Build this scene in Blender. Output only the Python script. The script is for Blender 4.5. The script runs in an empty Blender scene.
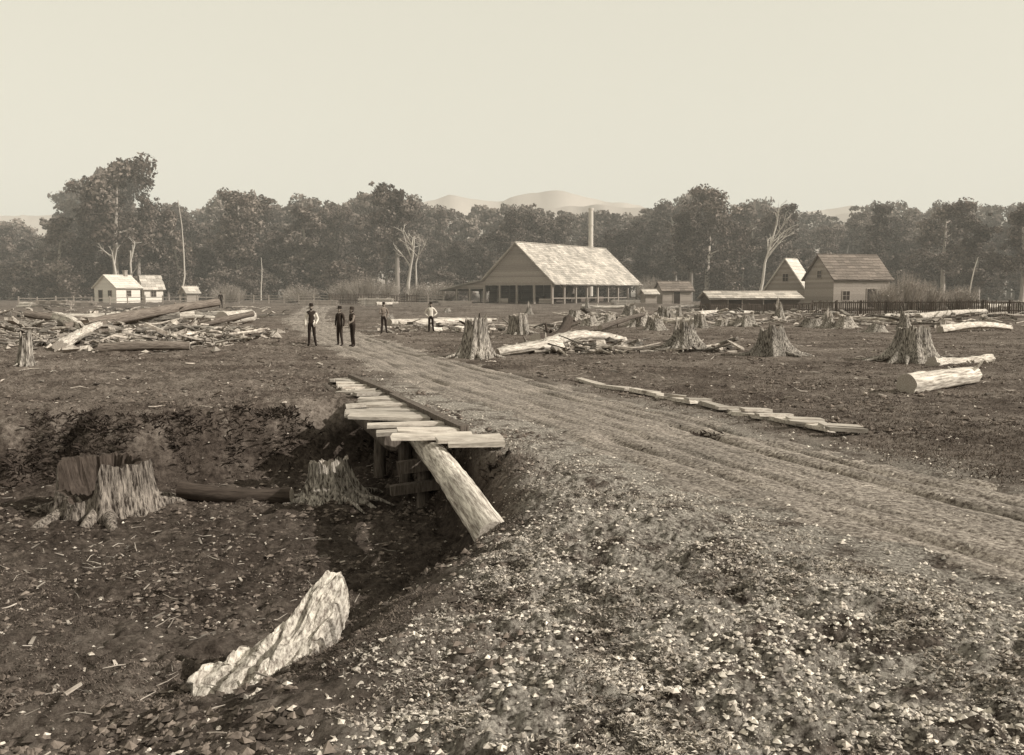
import bpy, math, random
import numpy as np
from mathutils import Vector, Matrix, Quaternion
random.seed(7)
RS = np.random.RandomState
scene = bpy.context.scene
COL = scene.collection

# ------------------------------------------------------------------ helpers
def ss(a, b, x):
    t = np.clip((np.asarray(x, float) - a) / (b - a), 0, 1)
    return t * t * (3 - 2 * t)

def _h(ix, iy, s):
    v = np.sin(ix * 127.1 + iy * 311.7 + s * 74.7) * 43758.5453
    return v - np.floor(v)

def vn(x, y, s=0):
    x = np.asarray(x, float); y = np.asarray(y, float)
    ix = np.floor(x); iy = np.floor(y); fx = x - ix; fy = y - iy
    fx = fx * fx * (3 - 2 * fx); fy = fy * fy * (3 - 2 * fy)
    a = _h(ix, iy, s); b = _h(ix + 1, iy, s); c = _h(ix, iy + 1, s); d = _h(ix + 1, iy + 1, s)
    return (a + (b - a) * fx) * (1 - fy) + (c + (d - c) * fx) * fy

def fbm(x, y, s=0, o=4):
    r = 0; a = 1; t = 0
    for i in range(o):
        r = r + a * (vn(x * 2 ** i, y * 2 ** i, s + i * 3.1) - .5); t += a; a *= .55
    return r / t * 2

def sepia(v):
    t = min(v / .5, 1) ** .5
    return (v * (1.19 - .11 * t), v * (.84 + .15 * t), v * (.66 + .22 * t), 1)

class MB:
    def __init__(s): s.V = []; s.F = []; s.n = 0
    def add(s, V, F, m=0, smooth=False):
        V = np.asarray(V, float).reshape(-1, 3); F = np.asarray(F, int)
        s.V.append(V); s.F.append((F + s.n, m, smooth)); s.n += len(V)
    def mesh(s, name, mats):
        me = bpy.data.meshes.new(name)
        V = np.concatenate(s.V)
        me.vertices.add(len(V)); me.vertices.foreach_set("co", V.ravel())
        loops = np.concatenate([f.ravel() for f, m, q in s.F])
        tot = np.concatenate([np.full(len(f), f.shape[1]) for f, m, q in s.F])
        mi = np.concatenate([np.full(len(f), m) for f, m, q in s.F])
        sm = np.concatenate([np.full(len(f), q) for f, m, q in s.F])
        me.loops.add(len(loops)); me.loops.foreach_set("vertex_index", loops.astype(np.int32))
        st = np.concatenate([[0], np.cumsum(tot)[:-1]])
        me.polygons.add(len(tot)); me.polygons.foreach_set("loop_start", st.astype(np.int32))
        me.polygons.foreach_set("material_index", mi.astype(np.int32))
        me.polygons.foreach_set("use_smooth", sm.astype(bool))
        for m in mats: me.materials.append(m)
        me.update(calc_edges=True)
        return me
    def obj(s, name, mats, loc=(0, 0, 0), rotz=0, parent=None):
        o = bpy.data.objects.new(name, s.mesh(name, mats)); COL.objects.link(o)
        o.location = loc; o.rotation_euler = (0, 0, rotz)
        if parent: o.parent = parent
        return o

def empty(name, loc=(0, 0, 0), rotz=0):
    e = bpy.data.objects.new(name, None); COL.objects.link(e); e.location = loc
    e.rotation_euler = (0, 0, rotz); e.empty_display_size = .3
    return e

BOXF = [[0, 3, 2, 1], [4, 5, 6, 7], [0, 1, 5, 4], [1, 2, 6, 5], [2, 3, 7, 6], [3, 0, 4, 7]]
def obox(mb, o, a, b, c, m=0):
    o, a, b, c = [np.array(v, float) for v in (o, a, b, c)]
    mb.add([o, o + a, o + a + b, o + b, o + c, o + a + c, o + a + b + c, o + b + c], BOXF, m)
def box(mb, x0, x1, y0, y1, z0, z1, m=0):
    obox(mb, (x0, y0, z0), (x1 - x0, 0, 0), (0, y1 - y0, 0), (0, 0, z1 - z0), m)
def beam(mb, p0, p1, w, h, m=0, jit=0.0, rs=None):
    p0 = np.array(p0, float); p1 = np.array(p1, float); d = p1 - p0
    dn = d / np.linalg.norm(d); up = np.array([0, 0, 1.]) if abs(dn[2]) < .95 else np.array([0, 1., 0])
    s = np.cross(dn, up); s /= np.linalg.norm(s); u = np.cross(s, dn)
    P = [p0 - s * w / 2 - u * h / 2, p1 - s * w / 2 - u * h / 2, p1 + s * w / 2 - u * h / 2, p0 + s * w / 2 - u * h / 2]
    P = P + [p + u * h for p in P]; P = np.array(P)
    if jit: P = P + rs.uniform(-jit, jit, P.shape)
    mb.add(P, BOXF, m)

def tube(mb, pts, rad, seg=8, m=0, capm=None, rough=0, rs=None, smooth=True, flute=0):
    pts = np.array(pts, float); n = len(pts); rad = np.broadcast_to(np.array(rad, float), (n,))
    T = np.gradient(pts, axis=0); T /= np.linalg.norm(T, axis=1)[:, None] + 1e-9
    up = np.array([0, 0, 1.]) if abs(T[0][2]) < .9 else np.array([1., 0, 0])
    a = np.linspace(0, 2 * np.pi, seg, endpoint=False); V = []
    prof = np.ones(seg)
    if rough: prof = 1 + rough * rs.uniform(-1, 1, seg)
    for i in range(n):
        s = np.cross(T[i], up); s /= np.linalg.norm(s) + 1e-9; u = np.cross(s, T[i]); up = u
        r = rad[i] * prof
        if rough: r = r * (1 + .5 * rough * rs.uniform(-1, 1, seg))
        V.append(pts[i] + np.outer(np.cos(a) * r, s) + np.outer(np.sin(a) * r, u))
    V = np.concatenate(V); F = []
    for i in range(n - 1):
        j = np.arange(seg); k = (j + 1) % seg
        F.append(np.stack([i * seg + j, i * seg + k, (i + 1) * seg + k, (i + 1) * seg + j], 1))
    mb.add(V, np.concatenate(F), m, smooth)
    cm = m if capm is None else capm
    for e, idx in ((0, 0), (n - 1, (n - 1) * seg)):
        ring = V[idx:idx + seg]; c = ring.mean(0)[None]
        j = np.arange(seg); k = (j + 1) % seg
        f = np.stack([k, j, np.full(seg, seg)], 1) if e == 0 else np.stack([j, k, np.full(seg, seg)], 1)
        mb.add(np.concatenate([ring, c]), f, cm)

# ------------------------------------------------------------------ materials
def mat(name, lo, hi, scale=5, stretch=(1, 1, 1), bump=.3, bdist=.02, rough=.92, island=0, objr=0, c0=.3, c1=.7, big=0, detail=8):
    m = bpy.data.materials.new(name); m.use_nodes = True; nt = m.node_tree; N = nt.nodes; L = nt.links
    b = N["Principled BSDF"]; b.inputs["Roughness"].default_value = rough
    b.inputs["Specular IOR Level"].default_value = .15
    tc = N.new("ShaderNodeTexCoord"); mp = N.new("ShaderNodeMapping"); mp.inputs["Scale"].default_value = stretch
    L.new(tc.outputs["Object"], mp.inputs[0])
    nz = N.new("ShaderNodeTexNoise"); nz.inputs["Scale"].default_value = scale; nz.inputs["Detail"].default_value = detail
    nz.inputs["Roughness"].default_value = .7
    L.new(mp.outputs[0], nz.inputs["Vector"])
    cr = N.new("ShaderNodeValToRGB"); cr.color_ramp.elements[0].position = c0; cr.color_ramp.elements[1].position = c1
    cr.color_ramp.elements[0].color = sepia(lo); cr.color_ramp.elements[1].color = sepia(hi)
    L.new(nz.outputs["Fac"], cr.inputs[0]); out = cr.outputs[0]
    def mul(out, src, a, bb):
        mr = N.new("ShaderNodeMapRange"); mr.inputs["To Min"].default_value = a; mr.inputs["To Max"].default_value = bb
        L.new(src, mr.inputs["Value"])
        v = N.new("ShaderNodeVectorMath"); v.operation = 'SCALE'; L.new(out, v.inputs[0]); L.new(mr.outputs[0], v.inputs["Scale"])
        return v.outputs[0]
    if island:
        g = N.new("ShaderNodeNewGeometry"); out = mul(out, g.outputs["Random Per Island"], 1 - island, 1 + island)
    if objr:
        g = N.new("ShaderNodeObjectInfo"); out = mul(out, g.outputs["Random"], 1 - objr, 1 + objr)
    if big:
        n2 = N.new("ShaderNodeTexNoise"); n2.inputs["Scale"].default_value = big; n2.inputs["Detail"].default_value = 3
        L.new(tc.outputs["Object"], n2.inputs["Vector"])
        out = mul(out, n2.outputs["Fac"], .45, 1.55)
    L.new(out, b.inputs["Base Color"])
    if bump:
        bp = N.new("ShaderNodeBump"); bp.inputs["Strength"].default_value = bump; bp.inputs["Distance"].default_value = bdist
        L.new(nz.outputs["Fac"], bp.inputs["Height"]); L.new(bp.outputs[0], b.inputs["Normal"])
    return m

M_stump = mat("weathered_wood", .03, .45, 26, (1, 1, .12), 1, .04, objr=.25, c0=.40, c1=.62, big=1.5)
M_stumptop = mat("stump_heartwood", .12, .46, 24, (1, 1, .4), .7, .02, objr=.2)
M_bark = mat("bark", .04, .24, 24, (1, 1, .12), 1, .03, objr=.35)
M_pale = mat("bleached_log", .16, .68, 26, (1, 1, .07), .8, .02, objr=.15, c0=.36, c1=.60, big=1.2)
M_end = mat("log_end_grain", .18, .45, 30, (1, 1, 1), .4)
M_dark = mat("dark_wood", .02, .08, 24, (1, 1, .12), .7)  # darker wood tone, also used inside the hollow stump
M_plank = mat("bridge_planks", .18, .58, 24, (.15, 1, 1), .6, .01, island=.3)
M_board = mat("sawn_boards", .18, .33, 10, (.3, .3, 2.5), .2, .01, island=.2)
M_whitew = mat("whitewashed_boards", .55, .72, 6, (.5, .5, 2), .1, .005, island=.06)
M_grayw = mat("grey_boards", .18, .34, 8, (.5, .5, 2), .2, .01, island=.18)
M_darkw = mat("dark_boards", .05, .11, 8, (2, 2, .4), .2, .01, island=.25)
M_shing = mat("split_shingles", .30, .54, 6, (1, 1, 1), .3, .01, island=.28, big=.35)
M_shingd = mat("dark_shingles", .11, .22, 6, (1, 1, 1), .3, .01, island=.25)
M_shingl = mat("pale_shingles", .48, .66, 6, (1, 1, 1), .2, .01, island=.12)
M_glass = mat("window_glass", .02, .04, 3, bump=0, rough=.2)
M_iron = mat("smokestack_iron", .42, .6, 4, (1, 1, .3), .1)
M_leafA = mat("leaf_near", .04, .10, .5, bump=0, objr=.4, island=.4, detail=3)  # broad tone patches in the leaf colours imitate clump shading
M_leafB = mat("leaf_near_light", .085, .20, .5, bump=0, objr=.4, island=.4, detail=3)
M_leafC = mat("leaf_far_hazed", .08, .15, .4, bump=0, objr=.3, island=.3, detail=3)  # pale base colour stands in for haze over the far rows
M_leafD = mat("leaf_far_hazed_light", .12, .24, .4, bump=0, objr=.3, island=.3, detail=3)  # lighter far tone, haze again put into the leaf colour
M_trunk = mat("trunk_bark", .18, .40, 3, (1, 1, .2), .3, objr=.4)
M_dead = mat("dead_tree_wood", .35, .55, 3, (1, 1, .2), .3)
M_twig = mat("scrub_twigs", .18, .36, 3, bump=0, island=.3)
M_stone = mat("pebbles", .20, .62, 12, bump=.2, bdist=.004, island=.55)
M_weed = mat("weed_leaves", .16, .48, 3, bump=0, island=.5, detail=2)
M_grass = mat("grass_blades", .05, .19, .6, bump=0, island=.5, detail=2)
M_fern = mat("bank_ferns", .015, .07, 2, bump=0, island=.5, detail=2)
M_chip = mat("wood_chips", .12, .42, 6, (1, 1, .5), .3, island=.6)
M_slash = mat("slash_wood", .06, .42, 5, (1, 1, .5), .3, island=.7)
M_clod = mat("soil_clod", .03, .18, 9, bump=.2, island=.55)
M_hill_hazed = mat("distant_hills", .37, .39, .006, bump=0, detail=5)  # distance haze painted in: base colour lifted close to the sky's
M_hill2_hazed = mat("nearer_hills_hazed", .29, .32, .01, bump=0, detail=5)  # haze put into the colour, less of it than on the farther ridge

# ------------------------------------------------------------------ terrain
CAMZ = 2.3; F = 900.0; PITCH = math.atan(85.5 / F)
RY = np.array([-30, -5, 2, 6.5, 9.5, 14.4, 23.3, 36, 50, 74, 100, 130])
RX = np.array([30, 13, 8.6, 5.7, 4.3, 2.4, -1.1, -5.6, -10, -17, -22, -26])
def road_t(x, y):
    cx = np.interp(y, RY, RX); sl = np.interp(y, RY, np.gradient(RX, RY))
    return (x - cx) / np.sqrt(1 + sl * sl)
EY = [-10, 0, 4.6, 8, 9.6, 12.5, 14.0, 23.5]; EX = [-1.5, -1.2, -.8, .10, .4, .15, -.65, -4.2]
def gravel_mask(x, y):
    n = fbm(x * .5, y * .5, 3) * .9
    t = road_t(x, y); left = np.interp(y, EY, EX)
    m = ss(-.7, .5, x - left + n) * ss(27, 19, y + n * 2) * ss(3.0, .8, t + n)
    return m
def Hf(x, y):
    x = np.asarray(x, float); y = np.asarray(y, float)
    z = .7 * ss(55, 140, y) + .25 * fbm(x * .05, y * .05, 9, 3) * ss(30, 70, y)
    bx = np.interp(y, EY, EX)
    w = np.interp(y, [0, 5, 10, 13, 14], [2.6, 2.3, 1.5, .9, .55])
    wob = fbm(x * .6, y * .6, 5, 3)
    Lf = ss(0, 1, (bx - x + .2 * wob) / w)
    yf = 17.0 + np.clip(x + 9, -9, 8) * .40 + .9 * wob + 1.3 * fbm(x * .2, y * 0 + 1, 21, 2)
    D = 1.3 * ss(0, 1, (yf - y) / 1.5) * (1 - .62 * ss(13, 4, y)) * (1 - .25 * ss(-12, -25, x))
    z = z - Lf * D
    g = gravel_mask(x, y); t = np.abs(road_t(x, y)); rd = ss(2.8, 1.8, t) * (1 - .5 * ss(30, 90, y))
    rough = 1 - rd * .8; gg = g * (1 - rd)
    z = z + rough * ((.05 + .04 * Lf) * fbm(x * .9, y * .9, 1, 3) + (.045 + .06 * Lf + .05 * gg) * fbm(x * 3.3, y * 3.3, 2, 4) + (.022 + .035 * gg + .035 * Lf) * fbm(x * 9, y * 9, 4, 2) + (.006 + .018 * gg + .012 * Lf) * fbm(x * 24, y * 24, 14, 2) * ss(16, 9, y))
    z = z + .13 * gg * ss(14, 8, y) * ss(-.3, 1.2, x - bx) * (1 + fbm(x * .7, y * .7, 8, 2))
    tt = road_t(x, y) + .2 * fbm(y * .25, x * 0, 12, 2)
    for c, d_, w_ in ((-.85, .07, .10), (.7, .08, .10), (-.3, .04, .08), (1.2, .07, .09), (.2, .04, .07), (-1.4, .04, .1), (1.7, .055, .08)):
        z = z - rd * d_ * np.exp(-((tt - c + .15 * fbm(y * .4, c + 0 * x, 3, 2)) / w_) ** 2) * np.clip(.8 + 1.6 * fbm(x * .6, y * .6, c * 7, 3), 0, 2)
    return z
def survey(u, v, dz=0.0):
    cp, sp = math.cos(PITCH), math.sin(PITCH)
    a = (u - 512) / F; b = (377.5 - v) / F
    d = np.array([a, cp + b * sp, -sp + b * cp]); z = 0
    for _ in range(14):
        k = (z + dz - CAMZ) / d[2] if d[2] < -1e-4 else 200
        k = min(max(k, 1), 400); z = z * .4 + .6 * float(Hf(d[0] * k, d[1] * k))
    return np.array([d[0] * k, d[1] * k, float(Hf(d[0] * k, d[1] * k))])
def put(u, dist):
    x = (u - 512) / F * dist
    return np.array([x, dist, float(Hf(x, dist))])

# ------------------------------------------------------------------ people (built first: their skin meshes evaluate fastest in an empty file)
M_skin = mat("skin", .22, .28, 6, bump=0); M_hair = mat("hair", .02, .04, 20, bump=0); M_boot = mat("boots", .015, .03, 8, bump=0)
def cloth(n, v): return mat("cloth_" + n, v * .8, v * 1.15, 9, bump=.3, bdist=.01)
C_white, C_dark, C_mid, C_black = cloth("white", .6), cloth("dark", .035), cloth("mid", .18), cloth("black", .02)
def skinmesh(nodes, edges, rad, root, sub=2):
    me = bpy.data.meshes.new("sk"); me.from_pydata(nodes, edges, []); o = bpy.data.objects.new("sk", me); COL.objects.link(o)
    md = o.modifiers.new("s", 'SKIN'); md.use_smooth_shade = True
    sub_ = o.modifiers.new("b", 'SUBSURF'); sub_.levels = sub; sub_.render_levels = sub
    for i, v in enumerate(me.skin_vertices[0].data):
        r = rad[i]; v.radius = r if isinstance(r, tuple) else (r, r); v.use_root = (i == root)
    dg = bpy.context.evaluated_depsgraph_get(); dg.update()
    m2 = bpy.data.meshes.new_from_object(o.evaluated_get(dg)); bpy.data.objects.remove(o); return m2
def man(u, v, hgt, face, arms, vest, shirt, trou, hat, seed, stance=.0, lean=0.):
    p = survey(u, v); E = empty("man", p, face); k = hgt / 1.74; rs2 = RS(seed)
    J = {'pel': (0, 0, .96), 'wai': (lean * .3, 0, 1.12), 'che': (lean * .6, -.01, 1.32), 'nb': (lean, 0, 1.47), 'nk': (lean, -.01, 1.55)}
    R = {'pel': (.135, .105), 'wai': (.125, .10), 'che': (.165, .115), 'nb': (.08, .07), 'nk': (.055, .055)}
    Eg = [('pel', 'wai'), ('wai', 'che'), ('che', 'nb'), ('nb', 'nk')]
    for sgn, n in ((-1, 'R'), (1, 'L')):
        el, wr = arms[n]
        J['sh' + n] = (sgn * .175 + lean * .8, 0, 1.42); J['el' + n] = (sgn * el[0] + lean * .6, el[1], el[2]); J['wr' + n] = (sgn * wr[0] + lean * .4, wr[1], wr[2])
        R['sh' + n] = .066; R['el' + n] = .048; R['wr' + n] = .034
        sp = .10 + stance * (1 if sgn > 0 else .4); yy_ = stance * (-.5 if sgn > 0 else .3)
        J['hp' + n] = (sgn * .085, 0, .90); J['kn' + n] = (sgn * (.09 + sp * .1), yy_ * .5 - .015, .50); J['an' + n] = (sgn * sp, yy_ + .02, .09); J['to' + n] = (sgn * (sp + .04), yy_ - .15, .035)
        R['hp' + n] = .092; R['kn' + n] = .066; R['an' + n] = .05; R['to' + n] = .038
        Eg += [('nb', 'sh' + n), ('sh' + n, 'el' + n), ('el' + n, 'wr' + n), ('pel', 'hp' + n), ('hp' + n, 'kn' + n), ('kn' + n, 'an' + n), ('an' + n, 'to' + n)]
    names = list(J); ix = {n: i for i, n in enumerate(names)}
    me = skinmesh([J[n] for n in names], [(ix[a], ix[b]) for a, b in Eg], [R[n] for n in names], 0)
    for m in (shirt, vest, trou, M_boot, M_skin): me.materials.append(m)
    segs = [(np.array(J[a]), np.array(J[b]), a, b) for a, b in Eg]
    mi = []
    for pl in me.polygons:
        c = np.array(pl.center); best = 9; lab = None
        for a, b, na, nb_ in segs:
            t = np.clip(np.dot(c - a, b - a) / np.dot(b - a, b - a), 0, 1); d = np.linalg.norm(c - a - (b - a) * t)
            if d < best: best = d; lab = (na, nb_)
        b = lab[1]
        if b[:2] in ('el', 'wr'): q = 0
        elif b == 'nk': q = 4
        elif b[:2] == 'to' or (b[:2] == 'an' and c[2] < .14): q = 3
        elif b[:2] in ('hp', 'kn', 'an') or c[2] < 1.0: q = 2
        else: q = 1
        mi.append(q)
    me.polygons.foreach_set("material_index", mi)
    o = bpy.data.objects.new("body", me); COL.objects.link(o); o.parent = E
    mb = MB(); hc = np.array([lean * 1.05, -.02, 1.645]); a = np.linspace(0, 2 * np.pi, 24, endpoint=False); rings = []
    for ph in np.linspace(-.5 * math.pi + .12, .5 * math.pi - .12, 14):
        z = math.sin(ph); r = math.cos(ph); w = .076 * (1 - .22 * max(0, -z)); dd = .094 * (1 - .12 * max(0, -z))
        x_ = np.cos(a) * r * w; y_ = np.sin(a) * r * dd - .012 * max(0, -z)
        f = np.exp(-((a - 1.5 * math.pi) / .22) ** 2); y_ = y_ - f * (.022 * math.exp(-((z + .12) / .18) ** 2)) - .004 * np.exp(-((a - 1.5 * math.pi) / .4) ** 2) * math.exp(-((z + .52) / .1) ** 2)
        for ec in (1.5 * math.pi - .42, 1.5 * math.pi + .42): y_ = y_ + .008 * np.exp(-((a - ec) / .2) ** 2) * math.exp(-((z - .05) / .15) ** 2)
        rings.append(np.stack([x_, y_, np.full(24, z * .118)], 1) + hc)
    V = np.concatenate(rings); j = np.arange(24); kk = (j + 1) % 24
    mb.add(V, np.concatenate([np.stack([i * 24 + j, i * 24 + kk, (i + 1) * 24 + kk, (i + 1) * 24 + j], 1) for i in range(13)]), 0, True)
    for s in (-1, 1):
        tube(mb, [hc + (s * .030, -.078, .008), hc + (s * .030, -.086, .008)], [.010, .008], 8, 1)
        tube(mb, [hc + (s * .072, .0, .025), hc + (s * .084, .008, .012), hc + (s * .074, .004, -.03)], [.012, .018, .008], 7, 0)
    tube(mb, [hc + (-.022, -.083, -.056), hc + (.022, -.083, -.056)], [.005, .005], 6, 1)
    V2 = V.reshape(14, 24, 3).copy(); V2 = hc + (V2 - hc) * 1.07
    F2 = []
    for i in range(3, 13):
        for jj in range(24):
            yv = math.sin(a[jj] + .13)
            if (i >= 9 or yv > -.15): F2.append([i * 24 + jj, i * 24 + (jj + 1) % 24, (i + 1) * 24 + (jj + 1) % 24, (i + 1) * 24 + jj])
    mb.add(V2.reshape(-1, 3), F2, 1, True)
    if seed % 2: mb.add(hc + np.array([(-.05, -.075, -.05), (.05, -.075, -.05), (.045, -.085, -.11), (0, -.09, -.15), (-.045, -.085, -.11), (0, -.105, -.07)]), [[0, 5, 4], [0, 1, 5], [5, 1, 2], [5, 2, 3], [5, 3, 4]], 1)
    mb.obj("head", [M_skin, M_hair], parent=E)
    mb = MB(); hz = hc + np.array([0, .012, .062]); rr = [(.15, -.008), (.155, 0), (.094, .012), (.09, .07), (.078, .105), (.04, .112)]
    V = np.concatenate([np.stack([np.cos(a) * r * .93, np.sin(a) * r * 1.05, np.full(24, z) + (.012 * np.abs(np.cos(a)) if r > .1 else 0)], 1) + hz for r, z in rr])
    mb.add(V, np.concatenate([np.stack([i * 24 + j, i * 24 + kk, (i + 1) * 24 + kk, (i + 1) * 24 + j], 1) for i in range(len(rr) - 1)]), 0, True)
    mb.add(np.concatenate([V[-24:], V[-24:].mean(0)[None]]), np.stack([j, kk, np.full(24, 24)], 1), 0, True)
    mb.obj("hat", [hat], parent=E)
    for n, sgn in (('R', -1), ('L', 1)):
        w = np.array(J['wr' + n]); e_ = np.array(J['el' + n]); d = w - e_; d /= np.linalg.norm(d); s = np.cross(d, [1., 0, 0]); s /= np.linalg.norm(s) + 1e-6
        nn = [tuple(w), tuple(w + d * .045), tuple(w + d * .085)]; ee = [(0, 1), (1, 2)]; rr = [(.026, .026), (.036, .018), (.034, .015)]
        mh = skinmesh(nn, ee, rr, 0, 1); mh.materials.append(M_skin); oh = bpy.data.objects.new("palm_" + n, mh); COL.objects.link(oh); oh.parent = E
        pn = np.cross(d, s)
        for q in range(5):
            if q < 4: b = w + d * .075 + s * (-.027 + .018 * q); L_ = (.068, .078, .073, .058)[q]; dr = d
            else: b = w + d * .03 - s * .025; L_ = .055; dr = d * .7 - s * .7; dr = dr / np.linalg.norm(dr)
            pts = [tuple(b), tuple(b + dr * L_ * .5 + pn * .004), tuple(b + dr * L_ * .8 + pn * .016), tuple(b + dr * L_ * .95 + pn * .03)]
            mh = skinmesh(pts, [(0, 1), (1, 2), (2, 3)], [.0095, .009, .008, .007], 0, 1); mh.materials.append(M_skin)
            oh = bpy.data.objects.new("finger_%s_%d" % (n, q), mh); COL.objects.link(oh); oh.parent = E
    E.scale = (k, k, k)
down = ((.235, .03, 1.14), (.25, -.05, .89)); hip = ((.36, .05, 1.16), (.19, -.06, 1.0)); fold = ((.25, -.05, 1.15), (.02, -.2, 1.2)); pocket = ((.27, .05, 1.14), (.17, -.1, .93))
man(312, 346, 1.76, .15, {'R': down, 'L': pocket}, C_dark, C_white, C_black, C_black, 1, .06)
man(340, 346, 1.66, -.5, {'R': pocket, 'L': down}, C_dark, C_dark, C_dark, C_black, 2, .05, .03)
man(353, 347, 1.62, -.9, {'R': hip, 'L': ((.26, -.12, 1.17), (.2, -.33, 1.05))}, C_dark, C_mid, C_black, C_dark, 3, .10, -.03)
man(384, 333, 1.72, .3, {'R': fold, 'L': pocket}, C_mid, C_mid, C_black, C_black, 4, .05)
man(431, 333, 1.74, 0, {'R': hip, 'L': hip}, C_white, C_white, C_black, C_black, 5, .06)
man(221, 309, 1.74, .4, {'R': down, 'L': down}, C_black, C_dark, C_black, C_black, 6, .04)

# ------------------------------------------------------------------ ground sheet
ys = np.concatenate([np.linspace(-25, 2.6, 40), np.exp(np.linspace(math.log(2.8), math.log(60), 660)), np.exp(np.linspace(math.log(60.6), math.log(4000), 110))])
s_ = np.linspace(-1, 1, 801); s_ = np.sign(s_) * np.abs(s_) ** 1.7
Y = np.repeat(ys[:, None], len(s_), 1); X = s_[None] * (np.abs(Y) * .95 + 11)
Z = Hf(X, Y)
nr, nc = X.shape
idx = np.arange(nr * nc).reshape(nr, nc)
Fq = np.stack([idx[:-1, :-1], idx[:-1, 1:], idx[1:, 1:], idx[1:, :-1]], -1).reshape(-1, 4)
mb = MB(); mb.add(np.stack([X, Y, Z], -1), Fq, 0, True)

def ground_mat():
    m = bpy.data.materials.new("ground_turf_and_gravel"); m.use_nodes = True; nt = m.node_tree; N = nt.nodes; L = nt.links
    b = N["Principled BSDF"]; b.inputs["Roughness"].default_value = .95; b.inputs["Specular IOR Level"].default_value = .1
    tc = N.new("ShaderNodeTexCoord")
    def noise(sc, det=8, r=.65):
        n = N.new("ShaderNodeTexNoise"); n.inputs["Scale"].default_value = sc; n.inputs["Detail"].default_value = det
        n.inputs["Roughness"].default_value = r; L.new(tc.outputs["Object"], n.inputs["Vector"]); return n.outputs["Fac"]
    def ramp(src, a, b_, lo, hi):
        c = N.new("ShaderNodeValToRGB"); c.color_ramp.elements[0].position = a; c.color_ramp.elements[1].position = b_
        c.color_ramp.elements[0].color = sepia(lo); c.color_ramp.elements[1].color = sepia(hi); L.new(src, c.inputs[0]); return c.outputs[0]
    def mix(f, A, B):
        x = N.new("ShaderNodeMix"); x.data_type = 'RGBA'
        L.new(f, x.inputs[0]); L.new(A, x.inputs[6]); L.new(B, x.inputs[7]); return x.outputs[2]
    def mr(src, a, b_):
        f = N.new("ShaderNodeMapRange"); f.inputs["From Min"].default_value = a; f.inputs["From Max"].default_value = b_; L.new(src, f.inputs[0]); return f.outputs[0]
    nf = noise(9, 12, .8); nb = noise(.3, 7); nm = noise(26, 8, .75); nk = noise(2.2, 6, .7); nl = noise(1.3, 8, .75)
    turf = ramp(nf, .38, .66, .03, .13); turf2 = ramp(nf, .38, .64, .06, .26)
    turf = mix(mr(nb, .42, .62), turf, turf2)
    turf = mix(mr(nl, .52, .60), turf, turf2)
    grav = ramp(nm, .38, .62, .05, .50); gravd = ramp(nm, .38, .64, .02, .17)
    grav = mix(mr(nk, .40, .52), gravd, grav)
    soil = mix(mr(nl, .45, .6), ramp(nf, .38, .66, .014, .075), ramp(nf, .38, .66, .03, .15))
    at = N.new("ShaderNodeAttribute"); at.attribute_name = "zone"; sp = N.new("ShaderNodeSeparateXYZ"); L.new(at.outputs["Vector"], sp.inputs[0])
    c = mix(sp.outputs[0], turf, grav); c = mix(sp.outputs[1], c, soil)
    L.new(c, b.inputs["Base Color"])
    bp = N.new("ShaderNodeBump"); bp.inputs["Strength"].default_value = 1; bp.inputs["Distance"].default_value = .06
    L.new(nf, bp.inputs["Height"]); bp2 = N.new("ShaderNodeBump"); bp2.inputs["Strength"].default_value = .9; bp2.inputs["Distance"].default_value = .018
    L.new(nm, bp2.inputs["Height"]); L.new(bp.outputs[0], bp2.inputs["Normal"]); L.new(bp2.outputs[0], b.inputs["Normal"])
    return m
ground = mb.obj("ground", [ground_mat()])
at = ground.data.attributes.new("zone", 'FLOAT_VECTOR', 'POINT')
low = ss(-.2, -.7, Z) * ss(6, 10, Y) * .9
zz = np.stack([gravel_mask(X, Y) * (1 - low), low + 0 * X, 0 * X], -1)
at.data.foreach_set("vector", zz.ravel())

# road
yy = np.exp(np.linspace(math.log(1.5), math.log(115), 1000)); tt = np.linspace(-1, 1, 81)
cx = np.interp(yy, RY, RX)
ker = np.hanning(31); ker /= ker.sum(); cxs = np.convolve(np.pad(cx, 15, 'edge'), ker, 'valid')
hw = 2.1 + .35 * fbm(yy * .4, yy * 0, 31)
Yr = np.repeat(yy[:, None], 81, 1); Xr = cxs[:, None] + tt[None] * (hw[:, None] * 1.07)
edge = np.abs(tt[None]) + .38 * fbm(Xr * 1.4, Yr * 1.4, 33, 5)
Zr = Hf(Xr, Yr) + .012 + .0005 * Yr - .12 * ss(.64, 1.0, edge) - .06 * ss(60, 110, Yr)
idx = np.arange(Xr.size).reshape(Xr.shape)
Fq = np.stack([idx[:-1, :-1], idx[:-1, 1:], idx[1:, 1:], idx[1:, :-1]], -1).reshape(-1, 4)
mb = MB(); mb.add(np.stack([Xr, Yr, Zr], -1), Fq, 0, True)
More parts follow.
